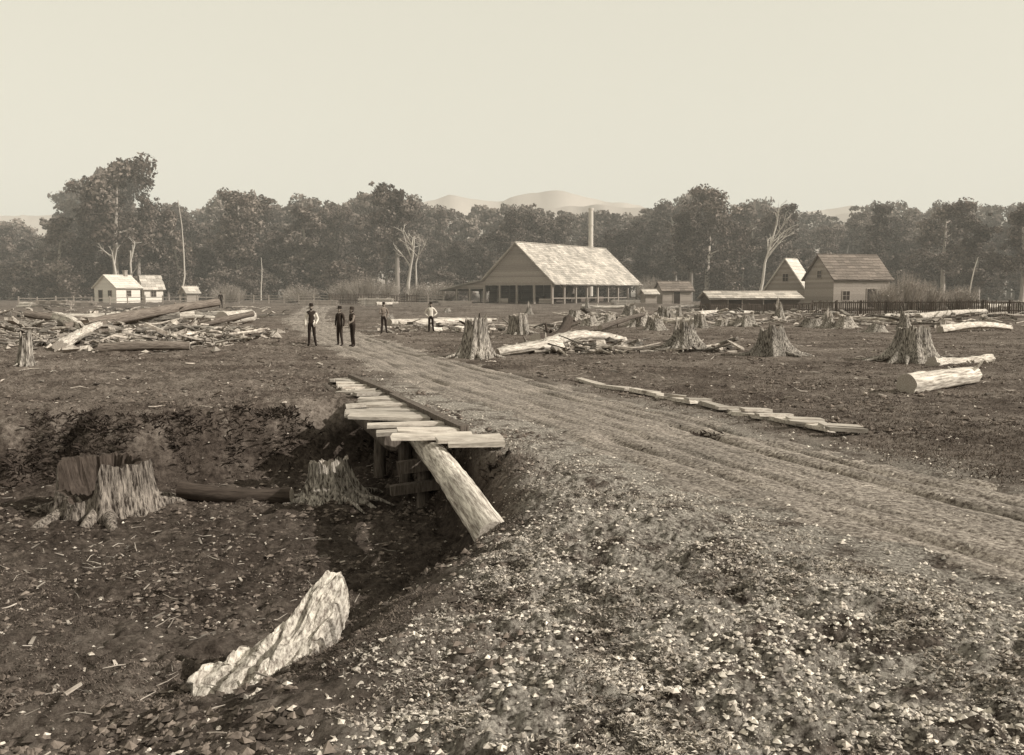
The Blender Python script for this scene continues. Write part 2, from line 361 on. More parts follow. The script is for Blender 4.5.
def road_mat():
    m = mat("dirt_road_surface", .06, .36, 20, (1, 1, 1), 1, .025, c0=.38, c1=.64, big=.6)
    N = m.node_tree.nodes; L = m.node_tree.links
    a = N.new("ShaderNodeAttribute"); a.attribute_name = "ruv"
    mp = N.new("ShaderNodeMapping"); mp.inputs["Scale"].default_value = (3.2, .2, 1); L.new(a.outputs["Vector"], mp.inputs[0])
    n = N.new("ShaderNodeTexNoise"); n.inputs["Scale"].default_value = 3; n.inputs["Detail"].default_value = 9; n.inputs["Roughness"].default_value = .75; L.new(mp.outputs[0], n.inputs["Vector"])
    mr = N.new("ShaderNodeMapRange"); mr.inputs["From Min"].default_value = .35; mr.inputs["From Max"].default_value = .65
    mr.inputs["To Min"].default_value = .66; mr.inputs["To Max"].default_value = 1.35; L.new(n.outputs["Fac"], mr.inputs[0])
    b = N["Principled BSDF"]; src = b.inputs["Base Color"].links[0].from_socket
    v = N.new("ShaderNodeVectorMath"); v.operation = 'SCALE'; L.new(src, v.inputs[0]); L.new(mr.outputs[0], v.inputs["Scale"]); L.new(v.outputs[0], b.inputs["Base Color"])
    return m
road = mb.obj("dirt_road", [road_mat()])
at = road.data.attributes.new("ruv", 'FLOAT_VECTOR', 'POINT')
at.data.foreach_set("vector", np.stack([Xr - cxs[:, None], Yr, 0 * Yr], -1).ravel())

# hills
def hills(name, dist, pts, m, seed):
    us = np.linspace(-500, 1500, 300); top = np.interp(us, [p[0] for p in pts], [p[1] for p in pts])
    top = top + 5 * fbm(us * .02, us * 0, seed, 5)
    x = (us - 512) / F * dist; h = np.maximum((292 - top) * dist / F + CAMZ, 5)
    rows = []
    for k, (fr, dd) in enumerate([(0, -500), (.35, -300), (.7, -120), (1, 0), (.6, 250), (0, 500)]):
        rows.append(np.stack([x, np.full_like(x, dist + dd) + 60 * fbm(us * .03, us * 0 + k, seed + 1, 3), h * fr * (1 + (.12 * fbm(us * .05, us * 0 + k, seed + 2, 3) if 0 < fr < 1 else 0))], -1))
    V = np.stack(rows); n = V.shape[1]; idx = np.arange(V.shape[0] * n).reshape(-1, n)
    Fq = np.stack([idx[:-1, :-1], idx[:-1, 1:], idx[1:, 1:], idx[1:, :-1]], -1).reshape(-1, 4)
    b = MB(); b.add(V, Fq, 0, True); b.obj(name, [m])
hills("distant_hills", 2600, [(-500, 240), (130, 212), (240, 226), (400, 210), (450, 197), (500, 203), (560, 195), (620, 205), (680, 224), (830, 209), (900, 214), (1100, 228), (1500, 240)], M_hill_hazed, 41)
hills("hills", 1700, [(-500, 260), (400, 230), (520, 216), (600, 205), (650, 210), (700, 235), (860, 216), (1000, 225), (1500, 250)], M_hill2_hazed, 47)

# ------------------------------------------------------------------ trees
def leaves(mb, c, r, n, size, rs, m, flat=.75):
    d = rs.normal(size=(n, 3)); d /= np.linalg.norm(d, axis=1)[:, None]
    rr = r * rs.uniform(.3, 1.12, n) ** .6
    p = c + d * rr[:, None] * np.array([1, 1, flat])
    nrm = d * 1.0 + rs.normal(size=(n, 3)) * .55; nrm /= np.linalg.norm(nrm, axis=1)[:, None]
    a = np.cross(nrm, rs.normal(size=(n, 3))); a /= np.linalg.norm(a, axis=1)[:, None]; b = np.cross(nrm, a)
    s = size * rs.uniform(.5, 1.3, n)[:, None]; a = a * s; b = b * s * .65
    V = np.stack([p - a, p - b * .9 + a * .1, p + a, p + b], 1).reshape(-1, 3)
    mb.add(V, np.arange(n * 4).reshape(-1, 4), m)

def tree_mesh(seed, h, cr, mats, n=7000, bare=.35, shape='round', ls=.32):
    rs = RS(seed); mb = MB()
    bend = rs.uniform(-.03, .03, 2) * h
    tz = np.linspace(0, .9 * h, 7)
    tp = np.stack([bend[0] * (tz / h) ** 2 * 4 + rs.uniform(-.1, .1, 7), bend[1] * (tz / h) ** 2 * 4 + rs.uniform(-.1, .1, 7), tz], 1)
    r0 = h * .016 + .08
    tube(mb, tp, np.linspace(r0 * 1.3, r0 * .25, 7), 7, 0)
    cl = []
    nl = rs.randint(13, 19)
    for i in range(nl):
        f = bare + (0.92 - bare) * (i + rs.uniform(0, 1)) / nl
        z = f * h; base = np.array([np.interp(z, tz, tp[:, 0]), np.interp(z, tz, tp[:, 1]), z])
        g = (f - bare) / (1 - bare)
        if shape == 'round': wr = math.sin(math.pi * (.25 + .62 * g)) ** .7
        elif shape == 'cone': wr = (1 - g) ** .8 * .95 + .15
        else: wr = .6 + .4 * g
        an = rs.uniform(0, 6.283); ln = cr * wr * rs.uniform(.4, .9)
        e = base + np.array([math.cos(an) * ln, math.sin(an) * ln, rs.uniform(.05, .35) * ln])
        mid = (base + e) / 2 + np.array([0, 0, .12 * ln])
        tube(mb, [base, mid, e], [r0 * .42, r0 * .25, r0 * .08], 5, 0)
        cl.append((e, cr * rs.uniform(.26, .44)))
        if rs.rand() < .8: cl.append((mid + rs.normal(size=3) * .4, cr * rs.uniform(.24, .38)))
        for _ in range(rs.randint(2, 5)):
            cl.append((e + rs.normal(size=3) * cr * .22, cr * rs.uniform(.10, .22)))
    for _ in range(5): cl.append((tp[-1] + rs.normal(size=3) * cr * .2 * np.array([1, 1, .6]), cr * rs.uniform(.18, .34)))
    tot = sum(r * r for c, r in cl)
    for c, r in cl:
        leaves(mb, c, r, max(20, int(n * r * r / tot)), ls, rs, 1 if rs.rand() < .55 else 2)  # lighter and darker leaf colour per clump imitates light and shade in the crown
    return mb.mesh("tree_mesh", [M_trunk] + mats)

near = [tree_mesh(100 + i, 22, [4.6, 5.5, 4.0, 6.2, 5.0, 3.6, 4.4, 5.2][i], [M_leafA, M_leafB], shape=['round', 'up', 'cone', 'round', 'up', 'round', 'cone', 'round'][i], bare=[.22, .36, .18, .28, .42, .22, .15, .35][i]) for i in range(8)]
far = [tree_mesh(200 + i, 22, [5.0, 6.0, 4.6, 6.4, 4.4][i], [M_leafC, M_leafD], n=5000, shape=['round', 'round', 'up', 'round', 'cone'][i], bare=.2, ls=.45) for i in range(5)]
bush = [tree_mesh(300 + i, 6, 3.0, [M_leafA, M_leafB] if i < 2 else [M_leafC, M_leafD], n=2600, bare=.08, ls=.2) for i in range(4)]
PU = [-500, -100, 40, 75, 95, 118, 145, 165, 200, 240, 265, 300, 340, 365, 395, 425, 470, 520, 560, 610, 650, 680, 705, 735, 770, 800, 840, 870, 910, 950, 1000, 1500]
PT = [212, 205, 228, 208, 184, 178, 200, 212, 203, 194, 212, 200, 207, 203, 190, 207, 211, 203, 211, 216, 214, 200, 188, 210, 200, 213, 222, 206, 207, 204, 208, 212]
forest = empty("forest_treeline")
rs = RS(5)
def inst(me, x, y, h, base=22., wide=1., parent=None, name="forest_tree"):
    o = bpy.data.objects.new(name, me); COL.objects.link(o)
    s = h / base; o.location = (x, y, float(Hf(x, y)) - .1); w = s ** .8 * wide
    o.scale = (w, w, s); o.rotation_euler = (0, 0, rs.uniform(0, 6.28))
    if parent: o.parent = parent
    return o
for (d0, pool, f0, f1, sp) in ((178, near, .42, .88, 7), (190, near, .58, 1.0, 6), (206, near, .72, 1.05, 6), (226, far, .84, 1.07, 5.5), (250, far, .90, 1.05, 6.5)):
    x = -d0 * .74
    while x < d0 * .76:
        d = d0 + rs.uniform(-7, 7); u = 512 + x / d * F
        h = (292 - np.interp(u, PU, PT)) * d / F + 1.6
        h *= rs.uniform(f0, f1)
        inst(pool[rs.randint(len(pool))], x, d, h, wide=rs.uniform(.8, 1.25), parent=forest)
        x += sp * rs.uniform(.5, 1.5)
for k in range(170):
    d = rs.uniform(164, 186); x = rs.uniform(-.72, .72) * d
    inst(bush[rs.randint(4)], x, d, rs.uniform(2.5, 8), base=6., parent=forest, name="forest_bush", wide=1.2)
# named individual trees standing in front of the mass
for (u, d, top, k, w) in ((118, 165, 160, 3, 1.0), (95, 172, 190, 0, 1.1), (60, 168, 212, 5, 1.1), (140, 170, 200, 7, 1.0), (240, 172, 194, 1, 1.1), (398, 172, 187, 7, 1.0), (706, 168, 186, 3, 1.05), (690, 160, 214, 1, 1.0), (872, 170, 200, 6, .9), (940, 160, 204, 3, 1.1), (975, 150, 216, 0, 1.1), (182, 170, 206, 6, .9), (310, 176, 203, 5, 1.2), (780, 172, 205, 7, 1.0), (1020, 140, 210, 3, 1.0)):
    p = put(u, d); inst(near[k], p[0], p[1], (292 - top) * d / F + 1.6, wide=w, name="tree")

def dead_tree(u, d, h, seed, lean=0, nb=9, r=.28):
    rs2 = RS(seed); mb = MB()
    def br(p, dr, ln, r, dep):
        pts = [p]; q = p.copy(); dd = dr.copy()
        for i in range(4):
            dd = dd + rs2.normal(size=3) * .10; dd /= np.linalg.norm(dd); q = q + dd * ln / 4; pts.append(q.copy())
        tube(mb, pts, np.linspace(r, r * .35, 5), 6, 0)
        if dep > 0:
            for i in range(nb if dep == 3 else 4):
                k = rs2.uniform(.45, 1.0); j = min(int(k * 4), 3); b = pts[j] + (pts[j + 1] - pts[j]) * (k * 4 - j if k < 1 else 1)
                nd = dd + rs2.normal(size=3) * .6; nd[2] = abs(nd[2]) * .7 + .25; nd /= np.linalg.norm(nd)
                br(b, nd, ln * rs2.uniform(.25, .45), r * .42, dep - 1)
    br(np.zeros(3), np.array([lean, 0, 1.]), h, r, 3 if nb else 0)
    return mb.obj("dead_tree", [M_dead], put(u, d))
dead_tree(757, 152, 13.5, 1, .02, 9, .3); dead_tree(409, 165, 12, 2, .03, 4, .4); dead_tree(182, 158, 17.5, 3, 0, 0, .16); dead_tree(415, 162, 9, 12, .12, 3, .25)
dead_tree(262, 158, 7.5, 4, 0, 0, .12); dead_tree(118, 160, 8, 5, .02, 3, .35); dead_tree(133, 161, 9, 6, .12, 3, .3)
dead_tree(965, 118, 6.5, 8, .2, 0, .12); dead_tree(560, 160, 9, 21, .02, 3, .2)

def scrub(u, d, r, h, seed, n=420, name="bare_scrub_bush"):
    rs2 = RS(seed); mb = MB()
    for i in range(n):
        a = rs2.uniform(0, 6.28); q = rs2.uniform(0, 1) ** .5 * r
        b = np.array([math.cos(a) * q * .5, math.sin(a) * q * .5, 0]); t = np.array([math.cos(a) * q * 1.1, math.sin(a) * q * 1.1, h * rs2.uniform(.5, 1) * (1 - .4 * (q / r) ** 2)])
        m_ = (b + t) / 2 + rs2.normal(size=3) * .15
        tube(mb, [b, m_, t], [.035, .022, .008], 3, 0, smooth=False)
    for i in range(6):
        leaves(mb, np.array([rs2.uniform(-r, r) * .6, rs2.uniform(-r, r) * .6, h * .55]), r * .45, 60, .1, rs2, 0)
    return mb.obj(name, [M_twig], put(u, d))
for i, (u, d, r, h) in enumerate(((905, 96, 2.0, 4.6), (925, 98, 2.2, 3.6), (885, 95, 1.8, 3.2), (365, 140, 3, 5), (385, 142, 3, 4.2), (345, 143, 3, 4), (440, 140, 3, 4), (420, 143, 2.5, 3.6), (300, 145, 3, 3.5), (230, 146, 3, 3.5), (650, 140, 2.5, 4.5), (958, 100, 2, 3), (800, 120, 2, 3.5))):
    scrub(u, d, r, h, 60 + i)

# ------------------------------------------------------------------ buildings
def roof_slope(mb, x0, x1, ya, za, yb, zb, m, rs, row=.55, bw=(.5, 1.1), th=.05):
    ln = math.hypot(yb - ya, zb - za); n = max(2, int(ln / row)); dy, dz = (yb - ya) / ln, (zb - za) / ln
    ny, nz = (-dz, dy)
    if nz < 0: ny, nz = -ny, -nz
    st = ln / n
    obox(mb, (x0 + .03, ya, za - .10), (x1 - x0 - .06, 0, 0), (0, yb - ya, zb - za), (0, ny * .06, nz * .06), m)
    for i in range(n):
        x = x0 + rs.uniform(-.05, .05)
        while x < x1 - .05:
            w = min(rs.uniform(*bw), x1 + .05 - x); j = rs.uniform(-.05, .05)
            y = ya + dy * (i * st); z = za + dz * (i * st)
            l = st * 1.12 + j
            obox(mb, (x, y + ny * .0, z + nz * .0), (w - .02, 0, 0), (0, dy * l + ny * .05, dz * l + nz * .05), (0, ny * th, nz * th), m)
            x += w

def boards(mb, axis, fixed, out, a_of_z, z0, z1, m, bh=.28, th=.03):
    z = z0
    while z < z1 - .04:
        h = min(bh, z1 - z); a0, b0 = a_of_z(z); a1, b1 = a_of_z(z + h)
        if b0 - a0 > .05:
            a1 = max(a1, a0); b1 = min(b1, b0)
            if b1 <= a1: a1 = b1 = (a0 + b0) / 2
            t0 = out * th; t1 = out * (th * .4)
            P = []
            for (a, zz_, t) in ((a0, z, t0), (b0, z, t0), (b1, z + h - .012, t1), (a1, z + h - .012, t1)):
                P.append((fixed + t, a, zz_) if axis == 'x' else (a, fixed + t, zz_))
            Q = [(fixed, p[1], p[2]) if axis == 'x' else (p[0], fixed, p[2]) for p in P]
            mb.add(P + Q, BOXF, m)
        z += h

def opening(par, axis, fixed, out, a, z, w, h, name):
    mb = MB()
    def bb(a0, a1, z0, z1, t0, t1, m):
        f0, f1 = sorted((fixed + out * t0, fixed + out * t1))
        if axis == 'x': box(mb, f0, f1, a0, a1, z0, z1, m)
        else: box(mb, a0, a1, f0, f1, z0, z1, m)
    bb(a, a + w, z, z + h, .0, .045, 1)
    for (q0, q1, q2, q3) in ((a - .08, a, z - .08, z + h + .08), (a + w, a + w + .08, z - .08, z + h + .08), (a, a + w, z + h, z + h + .08), (a, a + w, z - .08, z)):
        bb(q0, q1, q2, q3, .0, .075, 0)
    if name.startswith("window"):
        bb(a + w / 2 - .02, a + w / 2 + .02, z, z + h, .046, .065, 0); bb(a, a + w / 2 - .02, z + h / 2 - .02, z + h / 2 + .02, .046, .06, 0); bb(a + w / 2 + .02, a + w, z + h / 2 - .02, z + h / 2 + .02, .046, .06, 0)
    mb.obj(name, [M_board, M_glass], parent=par)

def gable_house(name, loc, rotz, L_, W, eave, ridge, mw, mr, seed, wins=(), chim=None, ov=.3, yr=None, row=.5):
    rs2 = RS(seed); e = empty(name, loc, rotz); yr = W / 2 if yr is None else yr
    mb = MB(); box(mb, .02, L_ - .02, .02, W - .02, -.3, eave, 0)
    def tri(z):
        if z <= eave: return (0, W)
        f = (z - eave) / (ridge - eave); return (yr * f, W - (W - yr) * f)
    mb.add([(.02, .02, eave), (.02, W - .02, eave), (.02, yr, ridge - .05), (L_ - .02, .02, eave), (L_ - .02, W - .02, eave), (L_ - .02, yr, ridge - .05)], [[0, 1, 2], [3, 5, 4]], 0)
    boards(mb, 'x', 0.018, -1, tri, -.1, ridge - .1, 0); boards(mb, 'x', L_ - .018, 1, tri, -.1, ridge - .1, 0)
    boards(mb, 'y', 0.018, -1, lambda z: (0, L_), -.1, eave, 0); boards(mb, 'y', W - .018, 1, lambda z: (0, L_), -.1, eave, 0)
    mb.obj("walls", [mw], parent=e)
    mb = MB(); s1 = (ridge - eave) / yr; s2 = (ridge - eave) / (W - yr)
    roof_slope(mb, -ov, L_ + ov, yr, ridge + .08, -ov, eave - s1 * ov + .08, 0, rs2, row)
    roof_slope(mb, -ov, L_ + ov, yr, ridge + .08, W + ov, eave - s2 * ov + .08, 0, rs2, row)
    beam(mb, (-ov, yr, ridge + .16), (L_ + ov, yr, ridge + .16), .22, .06)
    mb.obj("roof", [mr], parent=e)
    for i, w in enumerate(wins): opening(e, *w)
    if chim:
        mb = MB(); cx_, cy_, cz0, cz1, cw = chim
        box(mb, cx_, cx_ + cw, cy_, cy_ + cw, cz0, cz1, 0); box(mb, cx_ - .06, cx_ + cw + .06, cy_ - .06, cy_ + cw + .06, cz1, cz1 + .15, 0)
        mb.obj("chimney", [M_grayw], parent=e)
    return e

# --- sawmill
th = math.atan2(.6, .8); rot = math.pi / 2 - th
C = put(552, 123); e = empty("sawmill_building", (C[0], C[1], C[2]), rot); rs2 = RS(77)
LL, WW, EV, RG = 23.5, 12.0, 3.05, 8.5
mb = MB()
roof_slope(mb, -.5, LL + .5, 6, RG, -.7, EV - .35, 0, rs2, .42, (.35, .8))
roof_slope(mb, -.5, LL + .5, 6, RG, 12.2, EV + .2, 0, rs2, .42, (.35, .8))
roof_slope(mb, -.4, LL - 2, 12.0, EV + .32, 20.5, 1.85, 0, rs2, .6, (.4, .9))
beam(mb, (-.5, 6, RG + .12), (LL + .5, 6, RG + .12), .3, .06)
mb.obj("roof", [M_shing], parent=e)
mb = MB()
tri = lambda z: ((z - EV) / (RG - EV) * 6 + .0, 12 - (z - EV) / (RG - EV) * 6) if z > EV else (0, 12)
boards(mb, 'x', 0, -1, tri, EV - .4, RG - .25, 0, .26); boards(mb, 'x', LL, 1, tri, EV - .5, RG - .25, 0, .26)
boards(mb, 'x', 0.05, -1, lambda z: (12.05, 12.05 + max(0.1, (EV + .2 - z) / 1.35 * 7.6)), 2.1, EV + .1, 0, .26)
for s0, s1 in ((.1, 2.2), (7.5, 9.2)): boards(mb, 'x', 0.0, -1, lambda z, a=s0, b=s1: (a, b), .1, .75, 0, .22)
mb.obj("gable_boarding", [M_board], parent=e)
mb = MB()
for x in np.linspace(0, LL, 9):
    for y in (0, 11.8):
        box(mb, x - .14, x + .14, y - .14, y + .14, -.4, EV - .12, 0)
    if 1 < x < LL - 1: beam(mb, (x, 0.1, EV - 1.0), (x, 1.2, EV - .1), .1, .1)
    beam(mb, (x, 0, EV - .02), (x, 12, EV - .02), .14, .22)
    beam(mb, (x, 19.6, -.4), (x, 19.6, 1.8), .18, .18) if x < LL - 2 else None
for y in (3, 6, 9, 14.5, 17): box(mb, -.1, .14, y - .12, y + .12, -.4, EV - .45 if y < 12 else 2.1, 0)
beam(mb, (-.3, -.02, EV - .1), (LL + .3, -.02, EV - .1), .16, .24); beam(mb, (-.02, -.1, EV - .35), (-.02, 12.2, EV - .35), .2, .26)
for i in range(8):
    x = LL / 8 * i; beam(mb, (x + .15, -.02, EV - .9), (x + .75, -.02, EV - .25), .08, .1)
beam(mb, (.1, -.05, .8), (LL - .1, -.05, .8), .07, .14)
mb.obj("posts_and_frame", [M_grayw], parent=e)
mb = MB()
boards(mb, 'y', 11.7, 1, lambda z: (1, LL), .2, EV - .2, 0, .3)
box(mb, 1, LL - 1, 1, 11, .05, .25, 0)
for i in range(14):
    x = rs2.uniform(1.5, LL - 3); y = rs2.uniform(1, 9); box(mb, x, x + rs2.uniform(.8, 3), y, y + rs2.uniform(.3, 1), .25, rs2.uniform(.5, 1.4), 0)
tube(mb, [(8, 2.5, 1.1), (8, 2.7, 1.1)], [.6, .6], 20, 0); beam(mb, (4, 3, .8), (14, 3, .8), .9, .12); tube(mb, [(12, 7, .6), (18, 7, .6)], [.8, .8], 12, 0)
mb.obj("floor_and_saw_bench", [M_darkw], parent=e)
# stack
p = put(590, 150); mb = MB(); tube(mb, [(0, 0, -.3), (0, 0, 4), (0, 0, 15.0)], [.46, .42, .38], 14); tube(mb, [(0, 0, 15.0), (0, 0, 15.3)], [.45, .45], 14)
for z in (5, 9, 12.5): tube(mb, [(0, 0, z), (0, 0, z + .12)], [.46, .46], 14)
mb.obj("smokestack", [M_iron], p)

# --- huts at left
gable_house("white_cottage", put(118, 132), math.radians(62), 4.2, 4.8, 2.3, 4.0, M_whitew, M_shingl, 3,
            [('x', 0, -1, 1.0, 1.0, .7, .8, "window"), ('x', 0, -1, 3.0, 0.05, .8, 1.8, "door"), ('y', 0, -1, 1.8, 1.0, .7, .8, "window_side")], chim=(3.2, 2.0, 3.4, 4.7, .5))
gable_house("white_hut", put(146, 137), math.radians(40), 2.8, 3.2, 2.2, 4.0, M_whitew, M_shing, 4,
            [('y', 0, -1, 1.0, .9, .7, .8, "window"), ('x', 0, -1, 1.2, .05, .8, 1.8, "door")])
gable_house("small_shed", put(188, 140), math.radians(50), 2.0, 1.8, 1.5, 2.3, M_grayw, M_shing, 5, [('x', 0, -1, .5, .05, .7, 1.3, "door")])
# --- buildings at right
gable_house("timber_barn", put(832, 104), math.radians(14), 7.4, 6.0, 3.4, 6.1, M_grayw, M_shingd, 7,
            [('y', 0, -1, 1.2, .9, .9, 1.0, "window"), ('y', 0, -1, 4.4, 0.05, 1.2, 2.1, "door"), ('x', 0, -1, 2.5, 3.5, .8, .8, "window_loft")], row=.45)
gable_house("steep_roofed_house", put(803, 112), math.radians(52), 3.6, 5.0, 2.3, 5.9, M_board, M_shingl, 8,
            [('x', 0, -1, 2.1, 3.2, .7, .9, "window_loft"), ('x', 0, -1, .8, .9, .7, .9, "window")], chim=None)
gable_house("low_shed", put(710, 100), math.radians(4), 10.2, 4.0, 1.35, 2.0, M_darkw, M_shing, 9, [('y', 0, -1, 2, .05, 1.5, 1.2, "door"), ('y', 0, -1, 6, .05, 1.6, 1.2, "door")], row=.6)
gable_house("small_shed", put(662, 124), math.radians(10), 4.2, 3.2, 1.9, 3.0, M_board, M_shingd, 10, [('y', 0, -1, 1.6, .05, .9, 1.6, "door")])
gable_house("small_shed", put(645, 122), math.radians(10), 1.6, 2, 1.4, 1.9, M_board, M_shing, 11)

# --- fences
def fence(name, pts, h, step, m, seed, pal=True, rails=(.35, .9)):
    mb = MB(); rs2 = RS(seed)
    for (p, q) in zip(pts[:-1], pts[1:]):
        p = np.array(p[:2]); q = np.array(q[:2]); ln = np.linalg.norm(q - p); n = max(1, int(ln / step))
        for i in range(n):
            a = p + (q - p) * i / n; z = float(Hf(a[0], a[1])); hh = h * rs2.uniform(.85, 1.1)
            if pal and i % 12: 
                if rs2.rand() < .93: beam(mb, (a[0], a[1], z - .1), (a[0] + rs2.normal() * .02, a[1], z + hh), .10, .025)
            else: beam(mb, (a[0], a[1] + .06, z - .2), (a[0] + rs2.normal() * .03, a[1] + .06, z + h * 1.08), .13, .13)
        nn = max(1, int(ln / 2.4))
        for i in range(nn):
            a = p + (q - p) * i / nn; b = p + (q - p) * (i + 1) / nn
            for r in rails: beam(mb, (a[0], a[1] + .05, float(Hf(*a)) + h * r), (b[0], b[1] + .05, float(Hf(*b)) + h * r), .04, .09)
    mb.obj(name, [m])
fence("paling_fence", [put(812, 82), put(930, 79), put(1060, 76)], 1.25, .17, M_darkw, 1)
fence("paling_fence", [put(700, 92), put(812, 88)], 1.0, .2, M_darkw, 2)
fence("rail_fence", [put(225, 128), put(330, 126), put(445, 124)], 1.2, 2.2, M_grayw, 3, False, (.3, .6, .9))
fence("rail_fence", [put(20, 118), put(215, 124)], 1.1, 2.2, M_grayw, 4, False, (.4, .85))
fence("paling_fence", [put(330, 118), put(420, 116)], 1.3, .22, M_darkw, 5)

def timber_stack(u, d, L_, W, H, rotd, seed, m=None):
    rs2 = RS(seed); mb = MB(); z = 0
    while z < H:
        y = 0
        while y < W:
            w = rs2.uniform(.18, .3); o = rs2.uniform(-.25, .25); box(mb, o, L_ + o * rs2.uniform(-1, 1), y, y + w - .02, z, z + .07); y += w
        z += .075
        for x in (L_ * .15, L_ * .5, L_ * .85): box(mb, x, x + .08, 0, W, z, z + .04)
        z += .045
    mb.obj("timber_stack", [m or M_plank], put(u, d), math.radians(rotd))
for i, a in enumerate(((612, 112, 3.5, 1.4, .8, 5), (632, 110, 3, 1.2, .6, -8), (440, 112, 4, 1.4, .6, 4), (360, 112, 4, 1.5, .9, -5), (300, 112, 4.5, 1.5, .7, 2), (395, 106, 4, 1.3, .6, 6), (590, 104, 5, 1.0, .35, 6), (60, 108, 4, 1.2, .6, 3), (35, 104, 4, 1.2, .8, -6))):
    timber_stack(*a, 90 + i, M_grayw if i % 3 else M_plank)

# ------------------------------------------------------------------ stumps, logs
def stump_mesh(seed, h, rt, rb, lobes=7, jag=.25, hollow=.35, seg=96, roots=5, gap=None, name="tree_stump", mt=None):
    rs2 = RS(seed); mb = MB(); a = np.linspace(0, 2 * np.pi, seg, endpoint=False)
    lob = np.zeros(seg)
    for k in range(3):
        lob += np.cos(a * (lobes + k * 3) + rs2.uniform(0, 6.28)) * (1, .55, .35)[k]
    lob /= 1.9; fine = rs2.uniform(-1, 1, seg)
    nj = np.convolve(np.tile(rs2.uniform(-1, 1, seg), 3), np.ones(5) / 5, 'same')[seg:2 * seg] * 2
    top = nj * jag * h * .6 + .3 * jag * h * np.cos(a + rs2.uniform(0, 6.28)) + jag * h * .4 * fine * (rs2.rand(seg) < .3)
    if gap: 
        da = np.abs((a - gap[0] + math.pi) % (2 * math.pi) - math.pi); top = top - gap[2] * h * (1 - ss(gap[1] * .7, gap[1], da)) * (1 + .25 * nj)
    top = np.maximum(top, -.85 * h)
    V = []; nz = 20
    for i in range(nz + 1):
        t = i / nz; fl = (1 - t) ** 2.6
        r = rt + (rb - rt) * (.35 * (1 - t) + .65 * fl)
        r = r * (1 + (.08 + .06 * (1 - t)) * lob + .045 * fine + .012 * rs2.uniform(-1, 1, seg)) + np.maximum(lob, 0) ** 1.5 * (rb - rt) * .9 * fl
        z = t * (h + top * t) - .15 * (1 - t)
        V.append(np.stack([r * np.cos(a), r * np.sin(a), z], 1))
    zt = V[-1][:, 2]
    for k, (f, dz) in enumerate(((.86, -.01), (.72, -.5 * hollow), (.45, -hollow), (.15, -1.1 * hollow))):
        r = np.hypot(V[nz][:, 0], V[nz][:, 1]) * f * (1 + .05 * rs2.uniform(-1, 1, seg))
        z = (zt * (1 - .75 * min(1, (1 - f) * 2)) + h * .75 * min(1, (1 - f) * 2)) + dz * h + rs2.uniform(-.03, .03, seg) * h
        z = np.minimum(z, np.maximum(zt, .1)); V.append(np.stack([r * np.cos(a), r * np.sin(a), z], 1))
    n = len(V); V = np.concatenate(V); j = np.arange(seg); k = (j + 1) % seg
    fo = []; fo2 = []
    for i in range(n - 1):
        f = np.stack([i * seg + j, i * seg + k, (i + 1) * seg + k, (i + 1) * seg + j], 1)
        (fo if i < nz else fo2).append(f)
    mb.add(V, np.concatenate(fo), 0, True)
    mb.add(V, np.concatenate(fo2), 1, False)
    last = V[-seg:]; mb.add(np.concatenate([last, last.mean(0)[None]]), np.stack([j, k, np.full(seg, seg)], 1), 1)
    for i in range(roots):
        an = 6.283 * i / roots + rs2.uniform(-.4, .4); d0 = np.array([math.cos(an), math.sin(an), 0]); L_ = rb * rs2.uniform(.5, 1.2)
        sd = np.array([-d0[1], d0[0], 0]) * rs2.uniform(-.3, .3)
        tube(mb, [d0 * rt * .6 + [0, 0, h * .28], d0 * (rb * .8) + [0, 0, h * .10], d0 * (rb + L_ * .4) + sd * L_ + [0, 0, .02], d0 * (rb + L_) + sd * 2 * L_ + [0, 0, -.12]], [rt * .24, rt * .2, rt * .12, rt * .04], 8, 0, rough=.12, rs=rs2)
    return mb.mesh(name, mt or [M_stump, M_stumptop])
def stump(u, v, h, rt, rb, seed, rz=None, **k):
    p = survey(u, v); o = bpy.data.objects.new("tree_stump", stump_mesh(seed, h, rt, rb, **k)); COL.objects.link(o); o.location = p
    o.rotation_euler = (random.uniform(-.06, .06), random.uniform(-.06, .06), random.uniform(0, 6) if rz is None else rz); return o
stump(475, 357, 1.25, .38, .72, 11, jag=.3)
stump(519, 334, 1.1, .5, .62, 12, jag=.08)
stump(684, 350, 1.1, .33, .95, 13, jag=.4, roots=7)
stump(772, 356, 1.0, .40, .95, 14, jag=.25, roots=7)
stump(912, 361, 1.1, .48, 1.0, 15, jag=.12, roots=7)
stump(26, 367, .95, .16, .28, 17, jag=.3)
o = stump(106, 513, .84, .68, .84, 18, rz=0, jag=.10, hollow=.85, roots=8, lobes=9, gap=(4.25, .85, .55), mt=[mat("rotten_stump_wood", .02, .30, 24, (1, 1, .12), 1, .04, c0=.40, c1=.62, big=2), M_dark])
o = stump(332, 499, .68, .32, .68, 19, jag=.14, roots=7, lobes=9)
pool = [stump_mesh(400 + i, rr[0], rr[1], rr[2], seg=48, jag=rr[3], roots=5) for i, rr in enumerate(((1.1, .4, .8, .3), (.9, .5, .85, .15), (1.2, .3, .7, .5), (.7, .5, .9, .2), (1.3, .25, .6, .5)))]
rs = RS(12)
def put_stump(x, y, s=1.):
    t = float(road_t(x, y))
    if abs(t) < 3.2: return
    o = bpy.data.objects.new("tree_stump", pool[rs.randint(5)]); COL.objects.link(o); o.location = (x, y, float(Hf(x, y)) - .03)
    s = s * rs.uniform(.7, 1.1); o.scale = (s, s, s * rs.uniform(.7, 1.15)); o.rotation_euler = (rs.uniform(-.1, .1), rs.uniform(-.1, .1), rs.uniform(0, 6.28))
